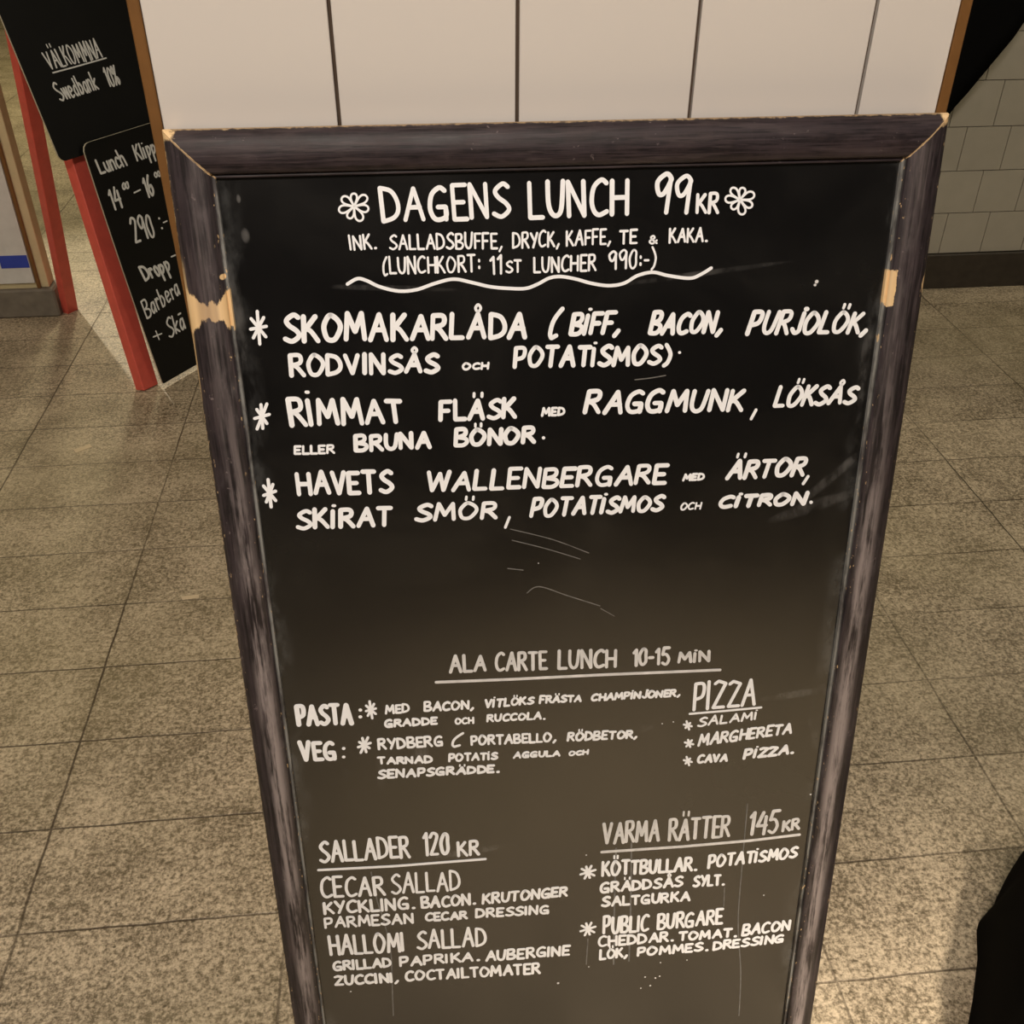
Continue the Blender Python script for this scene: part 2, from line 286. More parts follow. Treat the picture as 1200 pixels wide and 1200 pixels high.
STROKES = [
(30,1,.0017,[(-.1804,.0644),(-.1759,.0676),(-.1729,.0686),(-.1707,.0680),(-.1695,.0664),(-.1697,.0645),(-.1714,.0631),(-.1745,.0627),(-.1802,.0636)]),
(30,1,.0017,[(-.1813,.0648),(-.1812,.0710),(-.1802,.0741),(-.1783,.0756),(-.1761,.0754),(-.1746,.0739),(-.1744,.0715),(-.1760,.0686),(-.1805,.0644)]),
(30,1,.0017,[(-.1821,.0644),(-.1859,.0677),(-.1875,.0700),(-.1876,.0719),(-.1864,.0731),(-.1847,.0733),(-.1830,.0721),(-.1819,.0696),(-.1813,.0648)]),
(30,1,.0017,[(-.1823,.0636),(-.1884,.0626),(-.1917,.0630),(-.1936,.0645),(-.1941,.0665),(-.1930,.0683),(-.1907,.0688),(-.1875,.0678),(-.1822,.0644)]),
(30,1,.0017,[(-.1817,.0629),(-.1843,.0578),(-.1865,.0557),(-.1887,.0552),(-.1906,.0562),(-.1913,.0581),(-.1905,.0601),(-.1879,.0618),(-.1823,.0635)]),
(30,1,.0017,[(-.1808,.0628),(-.1787,.0583),(-.1783,.0556),(-.1791,.0539),(-.1807,.0533),(-.1824,.0539),(-.1834,.0556),(-.1833,.0583),(-.1816,.0628)]),
(30,1,.0017,[(-.1802,.0635),(-.1739,.0617),(-.1709,.0599),(-.1697,.0577),(-.1703,.0557),(-.1721,.0546),(-.1746,.0550),(-.1772,.0574),(-.1807,.0629)]),
(31,1,.0018,[(.1526,.0679),(.1566,.0722),(.1593,.0739),(.1616,.0740),(.1630,.0728),(.1631,.0710),(.1617,.0692),(.1587,.0679),(.1530,.0672)]),
(31,1,.0018,[(.1516,.0681),(.1508,.0739),(.1513,.0771),(.1529,.0790),(.1551,.0795),(.1569,.0785),(.1575,.0763),(.1563,.0731),(.1525,.0680)]),
(31,1,.0018,[(.1508,.0675),(.1466,.0694),(.1447,.0711),(.1444,.0729),(.1453,.0744),(.1470,.0751),(.1488,.0744),(.1503,.0724),(.1516,.0681)]),
(31,1,.0018,[(.1508,.0665),(.1450,.0639),(.1416,.0634),(.1395,.0643),(.1388,.0661),(.1396,.0680),(.1417,.0692),(.1451,.0691),(.1508,.0674)]),
(31,1,.0018,[(.1515,.0660),(.1497,.0606),(.1479,.0579),(.1457,.0569),(.1438,.0573),(.1428,.0589),(.1433,.0611),(.1456,.0634),(.1508,.0665)]),
(31,1,.0018,[(.1525,.0662),(.1552,.0626),(.1561,.0602),(.1555,.0583),(.1540,.0573),(.1522,.0574),(.1510,.0587),(.1507,.0613),(.1516,.0660)]),
(31,1,.0018,[(.1530,.0671),(.1595,.0672),(.1627,.0663),(.1642,.0645),(.1639,.0624),(.1623,.0609),(.1597,.0606),(.1568,.0621),(.1525,.0663)]),
(32,1,.0029,[(-.1923,.1286),(-.1831,.1241),(-.1752,.1262),(-.1645,.1317),(-.1486,.1360),(-.1328,.1354),(-.1161,.1304),(-.0998,.1273),(-.0839,.1308),(-.0675,.1351),(-.0509,.1371),(-.0365,.1376),(-.0258,.1342),(-.0156,.1293),(-.0053,.1282),(.0084,.1309),(.0223,.1351),(.0377,.1377),(.0515,.1361),(.0636,.1297),(.0774,.1272),(.0915,.1306),(.1110,.1336),(.1210,.1306),(.1304,.1251)]),
(33,0,.0028,[(-.2717,.1493),(-.2729,.1786)]),
(33,0,.0028,[(-.2778,.1555),(-.2668,.1722)]),
(33,0,.0028,[(-.2794,.1649),(-.2653,.1628)]),
(33,0,.0028,[(-.2779,.1728),(-.2668,.1549)]),
(34,0,.0029,[(-.2783,.2340),(-.2793,.2569)]),
(34,0,.0029,[(-.2826,.2384),(-.2750,.2524)]),
(34,0,.0029,[(-.2857,.2471),(-.2719,.2437)]),
(34,0,.0029,[(-.2846,.2573),(-.2730,.2336)]),
(35,0,.0031,[(-.2803,.3072),(-.2806,.3356)]),
(35,0,.0031,[(-.2852,.3135),(-.2756,.3292)]),
(35,0,.0031,[(-.2863,.3232),(-.2746,.3194)]),
(35,0,.0031,[(-.2845,.3302),(-.2764,.3124)]),
(4,0,.0027,[(.1054,.2014),(.1059,.2014)]),
(6,0,.0032,[(-.0211,.2787),(-.0207,.2787)]),
(5,0,.0028,[(.1831,.2603),(.1789,.2695)]),
(7,0,.0030,[(.2419,.3319),(.2376,.3398)]),
(8,0,.0027,[(-.0545,.3591),(-.0588,.3699)]),
(8,0,.0035,[(.2477,.3602),(.2482,.3603)]),
(36,0,.0032,[(-.1344,.5439),(-.0548,.5464),(.0359,.5481),(.1691,.5519)]),
(10,0,.0039,[(-.2152,.5721),(-.2147,.5722)]),
(11,0,.0039,[(-.2159,.5807),(-.2153,.5808)]),
(37,0,.0027,[(-.2046,.5619),(-.2033,.5837)]),
(37,0,.0027,[(-.2086,.5671),(-.1993,.5784)]),
(37,0,.0027,[(-.2092,.5740),(-.1987,.5715)]),
(37,0,.0027,[(-.2077,.5800),(-.2002,.5655)]),
(38,0,.0029,[(-.2155,.6079),(-.2128,.6266)]),
(38,0,.0029,[(-.2192,.6128),(-.2090,.6216)]),
(38,0,.0029,[(-.2209,.6194),(-.2074,.6149)]),
(38,0,.0029,[(-.2187,.6268),(-.2096,.6076)]),
(12,0,.0036,[(-.2365,.6197),(-.2359,.6197)]),
(13,0,.0036,[(-.2374,.6308),(-.2368,.6309)]),
(39,0,.0025,[(.1388,.6062),(.1787,.6055),(.2188,.6043)]),
(40,0,.0025,[(.1360,.6156),(.1396,.6271)]),
(40,0,.0025,[(.1332,.6198),(.1423,.6229)]),
(40,0,.0025,[(.1353,.6245),(.1402,.6182)]),
(41,0,.0025,[(.1391,.6406),(.1422,.6507)]),
(41,0,.0025,[(.1357,.6439),(.1455,.6474)]),
(41,0,.0025,[(.1376,.6496),(.1436,.6417)]),
(42,0,.0025,[(.1388,.6638),(.1424,.6758)]),
(42,0,.0025,[(.1359,.6681),(.1452,.6715)]),
(42,0,.0025,[(.1381,.6730),(.1430,.6665)]),
(43,0,.0029,[(-.2784,.7847),(-.1951,.7878),(-.0889,.7881)]),
(44,0,.0036,[(.0459,.7918),(.1416,.7933),(.2232,.7925),(.2816,.7894)]),
(45,0,.0030,[(.0281,.8117),(.0326,.8296)]),
(45,0,.0030,[(.0228,.8147),(.0379,.8265)]),
(45,0,.0030,[(.0215,.8232),(.0391,.8180)]),
(45,0,.0031,[(.0265,.8299),(.0341,.8114)]),
(46,0,.0029,[(.0295,.9008),(.0341,.9199)]),
(46,0,.0029,[(.0240,.9040),(.0396,.9167)]),
(46,0,.0029,[(.0227,.9131),(.0409,.9076)]),
(46,0,.0029,[(.0279,.9202),(.0357,.9006)]),
]
FAINT = [
(.0008,[(-.0538,.3720),(-.0125,.3857),(.0244,.4030)]),
(.0008,[(-.0523,.3842),(-.0185,.3956),(.0159,.4092)]),
(.0009,[(-.0571,.4151),(-.0417,.4180)]),
(.0011,[(-.0381,.4444),(-.0255,.4379),(.0033,.4502),(.0369,.4644)]),
(.0010,[(.0647,.2257),(.0792,.2247),(.0936,.2228)]),
(.0015,[(-.2197,.7941),(-.2159,.8372),(-.2103,.8710),(-.2055,.9193),(-.2080,.9916),(-.2092,1.0269)]),
(.0020,[(.0628,.7878),(.0631,.8748),(.0648,.9732)]),
(.0020,[(.0806,.7820),(.0829,.8769),(.0839,.9697)]),
(.0014,[(.2145,.7373),(.2155,.8243),(.2179,.9198),(.2282,1.0078),(.2321,1.0847)]),
(.0013,[(.0320,.9264),(.0306,.9690)]),
(.0011,[(.1966,.8623),(.1978,.8925)]),
(.0008,[(.0379,.4675),(.0523,.4775)]),
]
SPOTS = [(-.2351,.9651,.0022),(-.0042,.9968,.0028),(.1186,1.0032,.0020),(.1239,1.0009,.0020),(.1054,1.0001,.0022),(.1126,1.0159,.0022),(.1007,1.0188,.0018),(.1239,.9774,.0017),(.1573,.9771,.0016),(.2465,.8800,.0017),(.0279,.7945,.0016),(.1213,.6154,.0015),(.2290,.1406,.0032),(.2278,.1436,.0024),(.1090,.6167,.0014),(-.0262,.4113,.0011),(.0339,.9737,.0017),(-.2577,.9795,.0020),(.2885,.7307,.0021)]
LINES = ['heading|11', 'inclusions|13', 'lunch card|15', 'first dish|17', 'first dish|18', 'second dish|20', 'second dish|21', 'third dish|23', 'third dish|24', 'a la carte heading|26', 'pasta|28', 'pasta|29', 'vegetarian|31', 'vegetarian|32', 'pizza heading|34', 'pizzas|36', 'salad heading|38', 'salads|40', 'salads|41', 'salads|42', 'salads|43', 'salads|44', 'salads|45', 'hot dishes heading|47', 'hot dishes|49', 'hot dishes|50', 'hot dishes|51', 'hot dishes|52', 'hot dishes|53', 'hot dishes|54', 'flower 415', 'flower 867', 'wavy underline', 'asterisk 303 384', 'asterisk 307 488', 'asterisk 316 578', 'underline of the a la carte heading', 'asterisk 434 831', 'asterisk 427 873', 'underline of the pizza heading', 'asterisk 806 850', 'asterisk 807 871', 'asterisk 806 891', 'underline of the salad heading', 'underline of the hot dishes heading', 'asterisk 689 1022', 'asterisk 689 1088']
SIGNWORDS = [
(1,'VÄLKOMMNA',(.0086,.8811),(.1905,.8795),(.0020,.9243),(.1907,.9297),.0045),
(1,'Swedbank',(.0019,.8065),(.1385,.8099),(-.0081,.8517),(.1368,.8568),.0047),
(1,'10%',(.1707,.8082),(.2184,.8080),(.1715,.8551),(.2165,.8581),.0051),
(2,'Lunch',(.0278,.6169),(.1311,.6160),(.0234,.6587),(.1176,.6698),.0062),
(2,'Klıpp',(.1643,.6195),(.2472,.6181),(.1610,.6641),(.2437,.6659),.0058),
(2,'14',(.0324,.5187),(.0722,.5169),(.0308,.5751),(.0742,.5796),.0070),
(2,'00',(.0840,.5608),(.1116,.5579),(.0875,.5807),(.1139,.5785),.0046),
(2,'16',(.1605,.5161),(.1960,.5160),(.1601,.5758),(.1936,.5792),.0071),
(2,'00',(.2101,.5605),(.2372,.5595),(.2093,.5774),(.2345,.5770),.0048),
(2,'290',(.0706,.4133),(.1527,.4102),(.0734,.4832),(.1518,.4797),.0072),
(2,'Dropp',(.0603,.3067),(.1719,.2993),(.0516,.3551),(.1643,.3560),.0074),
(2,'Barbera',(.0225,.2071),(.1762,.2266),(.0207,.2648),(.1740,.2804),.0054),
(2,'Skå',(.0786,.1241),(.1552,.1290),(.0846,.1834),(.1562,.1883),.0059),
]
SIGNSTROKES = [(1,.0034,[(.0138,.8733),(.0932,.8748),(.1993,.8780)]),(2,.0042,[(.1215,.5434),(.1461,.5452)]),(2,.0063,[(.1810,.4538),(.1829,.4532)]),(2,.0063,[(.1808,.4253),(.1827,.4246)]),(2,.0039,[(.1927,.4380),(.2078,.4384)]),(2,.0044,[(.1828,.3396),(.2003,.3391)]),(2,.0039,[(.0240,.1513),(.0577,.1486)]),(2,.0039,[(.0401,.1635),(.0415,.1363)]),]

SMEARS = [(.265, .335, .045, .006, .16, -.75), (.250, .365, .050, .008, .12, -.3), (-.155, .628, .010, .030, .22), (.285, .225, .006, .06, .14),
          (.255, .590, .045, .006, .13, -.1), (.285, .62, .012, .05, .12), (.085, .62, .018, .008, .12), (-.235, .66, .006, .03, .14), (-.20, .66, .006, .025, .10),
          (.12, .130, .09, .003, .12, -.10), (-.16, .133, .07, .003, .09, .06), (-.29, .155, .008, .05, .10), (-.105, .775, .06, .006, .14, -.1), (-.274, .085, .004, .007, .22), (-.276, .055, .002, .004, .25)]

# ------------------------------------------------------------------ mesh helpers
def obj(name, bm, mat, parent=None, smooth=False, label=None):
    me = bpy.data.meshes.new(name); bmesh.ops.recalc_face_normals(bm, faces=bm.faces); bm.to_mesh(me); bm.free()
    if mat: me.materials.append(mat)
    if smooth:
        for p in me.polygons: p.use_smooth = True
    o = bpy.data.objects.new(name, me); C.objects.link(o)
    if parent: o.parent = parent
    if label: o['label'] = label
    return o
def empty(name, label, cat, loc=(0, 0, 0), mw=None):
    o = bpy.data.objects.new(name, None); C.objects.link(o); o['label'] = label; o['category'] = cat
    if mw: o.matrix_world = mw
    else: o.location = loc
    return o
def tag(o, label, cat): o['label'] = label; o['category'] = cat; return o
def structure(o, label=None, cat=None):
    o['kind'] = 'structure'
    if label: o['label'] = label
    if cat: o['category'] = cat
    return o
def box(bm, x0, x1, y0, y1, z0, z1, bev=0, mw=None, seg=1):
    r = bmesh.ops.create_cube(bm, size=1); vs = r['verts']
    for v in vs: v.co = Vector((x0 + (v.co.x + .5) * (x1 - x0), y0 + (v.co.y + .5) * (y1 - y0), z0 + (v.co.z + .5) * (z1 - z0)))
    if bev:
        es = list({e for v in vs for e in v.link_edges})
        rr = bmesh.ops.bevel(bm, geom=es, offset=bev, segments=seg, affect='EDGES', profile=.5)
        vs = list({v for f in rr['faces'] for v in f.verts} | {v for v in vs if v.is_valid})
    if mw is not None:
        for v in vs: v.co = mw @ v.co
    return bm
def beam(bm, p, q, w, d, ax, bev=.002):
    """square-section bar from p to q; w is its width along ax, d the other way"""
    p, q, ax = Vector(p), Vector(q), Vector(ax).normalized(); L = (q - p).length; z = (q - p) / L
    x = (ax - z * ax.dot(z)).normalized(); y = z.cross(x)
    mw = Matrix(((x.x, y.x, z.x, p.x), (x.y, y.y, z.y, p.y), (x.z, y.z, z.z, p.z), (0, 0, 0, 1)))
    return box(bm, -w / 2, w / 2, -d / 2, d / 2, 0, L, bev, mw)

# ------------------------------------------------------------------ handwriting: single-line glyphs on a 10 x 10 grid
def G(w, s):
    out = []
    for part in s.split('|'):
        th = part.startswith('^'); part = part.lstrip('^'); sm = part.startswith('~'); part = part.lstrip('~')
        out.append((sm, th, [(int(a.split(',')[0]) / 10, int(a.split(',')[1]) / 10) for a in part.split()]))
    return w, out
A_ = '0,0 4,10 7,0|2,4 6,4'; O_ = '~3,10 1,8 0,5 1,1 3,0 5,1 7,5 6,8 3,10'; S_ = '~6,9 4,10 1,8 2,6 5,4 6,2 3,0 0,1'
GL = {'A': G(.72, A_), 'Å': G(.72, A_ + '|^~4,11 3,12 3,13 4,14 5,13 5,12 4,11'), 'Ä': G(.72, A_ + '|^2,12 2,14|^6,12 6,14'),
 'O': G(.72, O_), 'Ö': G(.72, O_ + '|^2,12 2,14|^5,12 5,14'), '0': G(.55, '~3,10 1,8 0,5 1,1 3,0 5,2 5,6 5,9 3,10'),
 'B': G(.6, '0,0 0,10|~0,10 4,10 5,8 4,6 1,5|~1,5 5,4 6,2 4,0 0,0'), 'C': G(.6, '~6,9 4,10 1,8 0,4 1,1 3,0 6,1'),
 'D': G(.65, '0,0 0,10|~0,10 4,9 6,6 6,3 4,1 0,0'), 'E': G(.5, '0,0 0,10|0,10 5,10|0,5 4,5|0,0 5,0'), 'F': G(.5, '0,0 0,10|0,10 5,10|0,5 4,5'),
 'G': G(.68, '~6,9 4,10 1,8 0,4 1,1 3,0 6,1 6,4|6,4 3,4|6,4 6,0'), 'H': G(.62, '0,0 0,10|6,0 6,10|0,5 6,5'), 'I': G(.12, '0,0 0,10'), 'i': G(.14, '0,0 0,9|^0,12 1,12'),
 'J': G(.45, '4,12 5,12|~4,10 4,4 4,1 2,0 0,2'), 'K': G(.6, '0,0 0,10|5,10 0,4|~1,5 3,4 6,0'), 'L': G(.5, '0,10 0,0|0,0 5,0'),
 'M': G(.82, '0,0 1,10|1,10 4,3|4,3 7,10|7,10 8,0'), 'N': G(.65, '0,0 0,10|0,10 6,0|6,0 6,10'), 'P': G(.55, '0,0 0,10|~0,10 4,10 5,8 4,5 0,4'),
 'R': G(.6, '0,0 0,10|~0,10 4,10 5,8 4,6 0,5|~1,5 3,4 6,0'), 'S': G(.6, S_), 'T': G(.62, '3,0 3,10|0,10 6,10'), 'U': G(.6, '~0,10 0,4 1,1 3,0 5,2 6,10'),
 'V': G(.65, '0,10 3,0|3,0 6,10'), 'W': G(.95, '0,10 2,0|2,0 5,9|5,9 7,0|7,0 9,10'), 'Y': G(.6, '0,10 3,5|6,10 2,0'), 'Z': G(.6, '0,9 2,10|2,10 6,9|6,9 0,0|0,0 6,0'),
 '1': G(.25, '0,8 2,10|2,10 2,0'), '2': G(.55, '~0,8 2,10 5,9 4,6 0,0|0,0 5,0'), '4': G(.6, '3,10 0,4|0,4 6,4|5,8 5,0'), '5': G(.5, '5,10 1,10|1,10 0,6|~0,6 3,6 5,3 3,0 0,1'),
 '6': G(.55, '~4,10 1,7 0,3 2,0 5,2 4,5 1,4'), '9': G(.55, '~5,9 3,10 0,8 1,5 3,5 5,8 5,9|5,9 5,0'), '%': G(.7, '7,10 0,0|~2,10 0,8 1,6 3,8 2,10|~5,4 4,2 5,0 7,2 5,4'),
 '(': G(.3, '~3,11 1,8 0,5 0,1 1,-1|1,-1 3,0'), ')': G(.3, '~0,11 2,8 3,5 2,1 0,-1'), ',': G(.2, '2,1 0,-2'), '.': G(.15, '1,0 2,0'), ':': G(.2, '1,2 1,3|1,6 1,7'), '-': G(.35, '0,4 3,4'),
 '&': G(.7, '~7,0 2,7 4,10 5,7 1,3 2,0 4,0 7,4'),
 'w': G(.6, '0,6 1,0|1,0 3,6|3,6 5,0|5,0 6,6'), 'e': G(.45, '~0,3 4,4 3,6 1,6 0,3 1,0 4,1'), 'd': G(.45, '4,10 4,0|~4,5 2,6 0,3 1,0 4,2'), 'b': G(.45, '0,10 0,0|~0,4 2,6 4,3 2,0 0,1'),
 'a': G(.45, '~4,5 2,6 0,3 1,0 4,3|4,6 4,0'), 'å': G(.45, '~4,5 2,6 0,3 1,0 4,3|4,6 4,0|1,9 4,9'), 'n': G(.45, '0,0 0,6|~0,4 2,6 4,5 4,0'), 'k': G(.42, '0,0 0,10|4,6 0,3|0,3 4,0'), 'u': G(.42, '~0,6 0,2 2,0 4,3|4,6 4,0'),
 'c': G(.38, '~4,5 2,6 0,3 1,0 4,1'), 'h': G(.45, '0,0 0,10|~0,4 2,6 4,5 4,0'), 'ı': G(.14, '0,0 0,6|^0,9 1,9'), 'l': G(.12, '0,0 0,10'), 'p': G(.45, '0,6 0,-4|~0,4 2,6 4,4 2,1 0,1'), 'r': G(.32, '0,0 0,6|~0,4 2,6 3,5'), 'o': G(.42, '~2,6 0,4 1,0 3,0 4,3 2,6')}
GL['K '] = GL['K']
def smooth_pts(p, n=5):
    out = []
    closed = p[0] == p[-1]
    for i in range(len(p) - 1):
        a = p[i - 1] if i else (p[-2] if closed else p[0]); b = p[i]; c = p[i + 1]; d = p[i + 2] if i + 2 < len(p) else (p[1] if closed else p[-1])
        for k in range(n):
            t = k / n
            out.append(tuple(.5 * (2 * b[j] + (c[j] - a[j]) * t + (2 * a[j] - 5 * b[j] + 4 * c[j] - d[j]) * t * t + (3 * b[j] - a[j] - 3 * c[j] + d[j]) * t ** 3) for j in (0, 1)))
    out.append(p[-1]); return out
LIFT = [0]
def ribbon(bm, pts, w, place, low=-.0004, lift=.0003):
    """a paint stroke with round ends; place(a, b, height) puts it on its surface"""
    LIFT[0] = (LIFT[0] + 1) % 12; top = lift + LIFT[0] * .00003
    q = [pts[0]]
    for p in pts[1:]:
        if math.hypot(p[0] - q[-1][0], p[1] - q[-1][1]) > 1e-5: q.append(p)
    if len(q) < 2: q.append((q[0][0] + w * .15, q[0][1]))
    n = len(q); T = []
    for i in range(n):
        a, b = q[max(0, i - 1)], q[min(n - 1, i + 1)]; L = math.hypot(b[0] - a[0], b[1] - a[1]) or 1; T.append(((b[0] - a[0]) / L, (b[1] - a[1]) / L))
    h = w / 2; left = []; right = []
    for i, (p, t) in enumerate(zip(q, T)):
        left.append((p[0] - t[1] * h, p[1] + t[0] * h)); right.append((p[0] + t[1] * h, p[1] - t[0] * h))
    def cap(p, t, sgn):
        a0 = math.atan2(t[0], -t[1]); out = []
        for k in range(1, 5):
            a = a0 - sgn * math.pi * k / 5
            out.append((p[0] + h * .9 * math.cos(a), p[1] + h * .9 * math.sin(a)))
        return out
    end = cap(q[-1], T[-1], 1); start = cap(q[0], (-T[0][0], -T[0][1]), 1)
    V = lambda p, z: bm.verts.new(place(p[0], p[1], z))
    lt = [V(p, top) for p in left]; rt = [V(p, top) for p in right]; et = [V(p, top) for p in end]; s_t = [V(p, top) for p in start]
    for i in range(n - 1): bm.faces.new((lt[i], lt[i + 1], rt[i + 1], rt[i]))
    bm.faces.new([lt[-1]] + et + [rt[-1]]); bm.faces.new([rt[0]] + s_t + [lt[0]])
    loop2 = left + end + right[::-1] + start; loopv = lt + et + rt[::-1] + s_t
    lo = [V(p, low) for p in loop2]
    for i in range(len(lo)):
        j = (i + 1) % len(lo); bm.faces.new((loopv[i], lo[i], lo[j], loopv[j]))
def write(bm, text, BL, BR, TL, TR, w, place, rnd, track=.22):
    hgt = math.hypot(TL[0] - BL[0], TL[1] - BL[1]); wid = math.hypot(BR[0] - BL[0], BR[1] - BL[1])
    adv = [GL[c][0] for c in text]; tot = sum(adv) + track * (len(text) - 1)
    inset = w * .5
    X = 0
    fx = max(wid - w, wid * .5) / tot
    fy = max(hgt - w * .8, hgt * .5) / hgt
    for c, a in zip(text, adv):
        jx, jy, js = rnd.uniform(-.03, .03), rnd.uniform(-.03, .03), rnd.uniform(.95, 1.05); jr = rnd.uniform(-.05, .05)
        for sm, th, pl in GL[c][1]:
            ww = w * (.62 if th else 1)
            pp = smooth_pts(pl) if sm else pl
            out = []
            for (gx, gy) in pp:
                u = (X + gx + jx + jr * (gy - .5) * .5) * fx / wid + inset / wid; v = inset * .8 / hgt + (gy * js + jy) * fy
                b = (BL[0] + (BR[0] - BL[0]) * u, BL[1] + (BR[1] - BL[1]) * u); t_ = (TL[0] + (TR[0] - TL[0]) * u, TL[1] + (TR[1] - TL[1]) * u)
                out.append((b[0] + (t_[0] - b[0]) * v, b[1] + (t_[1] - b[1]) * v))
            if sm: ribbon(bm, out, ww * rnd.uniform(.9, 1.05), place)
            else:
                for k in range(len(out) - 1): ribbon(bm, out[k:k + 2], ww * rnd.uniform(.92, 1.08), place)
        X += a + track

# ------------------------------------------------------------------ materials
M_floor = floor_mat()
M_slate = None
M_tile = NT('white_glazed_tile'); M_tile = M_tile.out(M_tile.mix(M_tile.noise(3, 2), (.585, .555, .52), (.63, .597, .562)), .32, .4)
M_grout = plain('dark_grout', (.055, .035, .022), .9)
M_bronze = plain('brown_corner_trim', (.16, .075, .022), .42, .5, .25, 40)
M_wood = plain('bare_wood', (.50, .30, .14), .7)
def wall_tile_mat():
    t = NT('grey_wall_tile'); n = t.noise(18, 3)
    return t.out(t.mix(n, (.40, .37, .30), (.47, .435, .36)), .35, .4)
M_gtile = wall_tile_mat()
M_foot = plain('grey_stone', (.17, .15, .12), .7, .3, .35, 30)
M_plinth = plain('dark_stone', (.045, .036, .026), .6, .4, .4, 30)
M_red = plain('red_painted_wood', (.66, .105, .075), .42, .5, .18, 30)
M_black = plain('black_sign_panel', (.006, .006, .0055), .5, .3, .3, 12)
M_paint = plain('white_chalk_marker', (.88, .90, .93), .7, .2, .05, 60)
M_paint_thin = plain('rubbed_white_marker', (.66, .66, .66), .75, .2, .3, 90)
M_faint = plain('faint_chalk', (.16, .155, .145), .8, .1, .6, 120)
M_signpaint = plain('grey_chalk', (.86, .88, .80), .85, .1, .25, 120)
M_edge = plain('pale_panel_edge', (.40, .36, .27), .6)
M_cream = plain('cream_cladding', (.55, .47, .28), .55)
M_white = plain('white_panel', (.60, .60, .58), .5)
M_blue = plain('blue_print', (.03, .06, .40), .5)
M_matt_black = plain('matt_black', (.004, .004, .004), .95, .05, .3, 200)
M_ceil = plain('dark_ceiling', (.10, .085, .065), .9)
M_scrap = plain('pale_paper', (.62, .50, .33), .8)

# ------------------------------------------------------------------ the setting
bm = bmesh.new(); box(bm, -4, 4.6, -3, 10, -.1, 0); structure(obj('floor', bm, M_floor), 'speckled brown stone tile floor', 'floor')
bm = bmesh.new(); box(bm, -4, 4.6, -3, 10, 2.85, 2.95); structure(obj('ceiling', bm, M_ceil), 'dark ceiling above the hall', 'ceiling')
bm = bmesh.new(); box(bm, -4, .95, 9.9, 10, 0, 2.85); structure(obj('wall_back', bm, M_cream), 'far cream wall of the hall', 'wall')

# tiled pillar the menu board leans on
YP, XL, XR = .8871, -.2083, .4760
bm = bmesh.new(); box(bm, XL + .004, XR - .004, YP + .006, YP + .60, 0, 2.85)
pil = structure(obj('wall_center', bm, M_grout), 'white tiled pillar behind the large menu board', 'pillar')
bm = bmesh.new()
xs = [XL + .009] + [-.055 + .15 * k for k in range(4)] + [XR - .009]
zs = [0.0] + [.19 + .24 * k for k in range(12)]
for i in range(len(xs) - 1):
    for j in range(len(zs) - 1):
        g0 = .0016 if i else 0; g1 = .0016 if i < len(xs) - 2 else 0
        box(bm, xs[i] + g0, xs[i + 1] - g1, YP, YP + .007, zs[j] + .0012, min(2.85, zs[j + 1] - .0012), .0007)
obj('tile_face', bm, M_tile, pil)
bm = bmesh.new()
for xx in (XL, XR):
    for j in range(len(zs) - 1): box(bm, xx - (0 if xx < 0 else .004), xx + (.004 if xx < 0 else 0), YP + .012, YP + .60, zs[j] + .0012, min(2.85, zs[j + 1] - .0012), .0007)
obj('tile_side', bm, M_tile, pil)
for nm, xx, s in (('trim_1', XL, 1), ('trim_2', XR, -1)):
    bm = bmesh.new()
    box(bm, min(xx - s * .001, xx + s * .0085), max(xx - s * .001, xx + s * .0085), YP - .0015, YP + .006, 0, 2.85, .001)
    box(bm, min(xx - s * .001, xx + s * .003), max(xx - s * .001, xx + s * .003), YP + .003, YP + .012, 0, 2.85)
    structure(obj(nm, bm, M_bronze), 'brown metal corner trim on the %s edge of the white tiled pillar' % ('left' if s > 0 else 'right'), 'trim')

# far wall on the right: grey tiles above a dark stone base
YW = 3.321
bm = bmesh.new(); box(bm, .95, 4.6, YW + .006, YW + .12, 0, 2.85)
wr = structure(obj('wall_right', bm, M_plinth), 'dim grey tiled wall beyond the pillar on the right', 'wall')
bm = bmesh.new()
for r in range(19):
    z0 = .131 + .1465 * r; z1 = min(2.84, z0 + .1465); off = (.005, .083)[r % 2] + .012 * math.sin(r * 2.1)
    k = 0
    while True:
        x0 = .95 + off - .155 + .155 * k; k += 1
        if x0 > 4.6: break
        a, b = max(.95, x0 + .0014), min(4.6, x0 + .155 - .0014)
        if b - a > .01: box(bm, a, b, YW, YW + .008, z0 + .0014, z1 - .0014)
obj('tile_face', bm, M_gtile, wr)
bm = bmesh.new(); box(bm, .95, 4.6, YW - .012, YW + .01, 0, .129, .003); structure(obj('baseboard_right', bm, M_plinth), 'dark stone base of the grey tiled wall', 'baseboard')

# ------------------------------------------------------------------ the large menu board
bx = Vector((0.99998, -0.0055, 0)).normalized(); dn = Vector((-0.0010, -0.1903, -0.9817)); dn = (dn - bx * dn.dot(bx)).normalized()
nb = bx.cross(dn)
if nb.y > 0: nb = -nb
T0 = Vector((0.1344, 0.8528, 1.2347)); base = T0 + dn * H
X, Y, Z = bx, -nb, -dn
mw = Matrix(((X.x, Y.x, Z.x, base.x), (X.y, Y.y, Z.y, base.y), (X.z, Y.z, Z.z, base.z), (0, 0, 0, 1)))
board = empty('menu_board', 'large framed black chalkboard with a lunch menu leaning on the white tiled pillar', 'chalkboard', mw=mw)
prof = [(.001, .030), (0, .0095), (.0006, .0058), (.0022, .0030), (.0052, .0008), (.0092, -.0010), (.0135, -.0022), (.018, -.003), (.024, -.0028), (.0295, -.0018), (.0335, 0), (.0348, .002), (.0352, .0045), (.0365, .0038), (.0378, .0042), (.0382, .0055), (.0382, .012)]
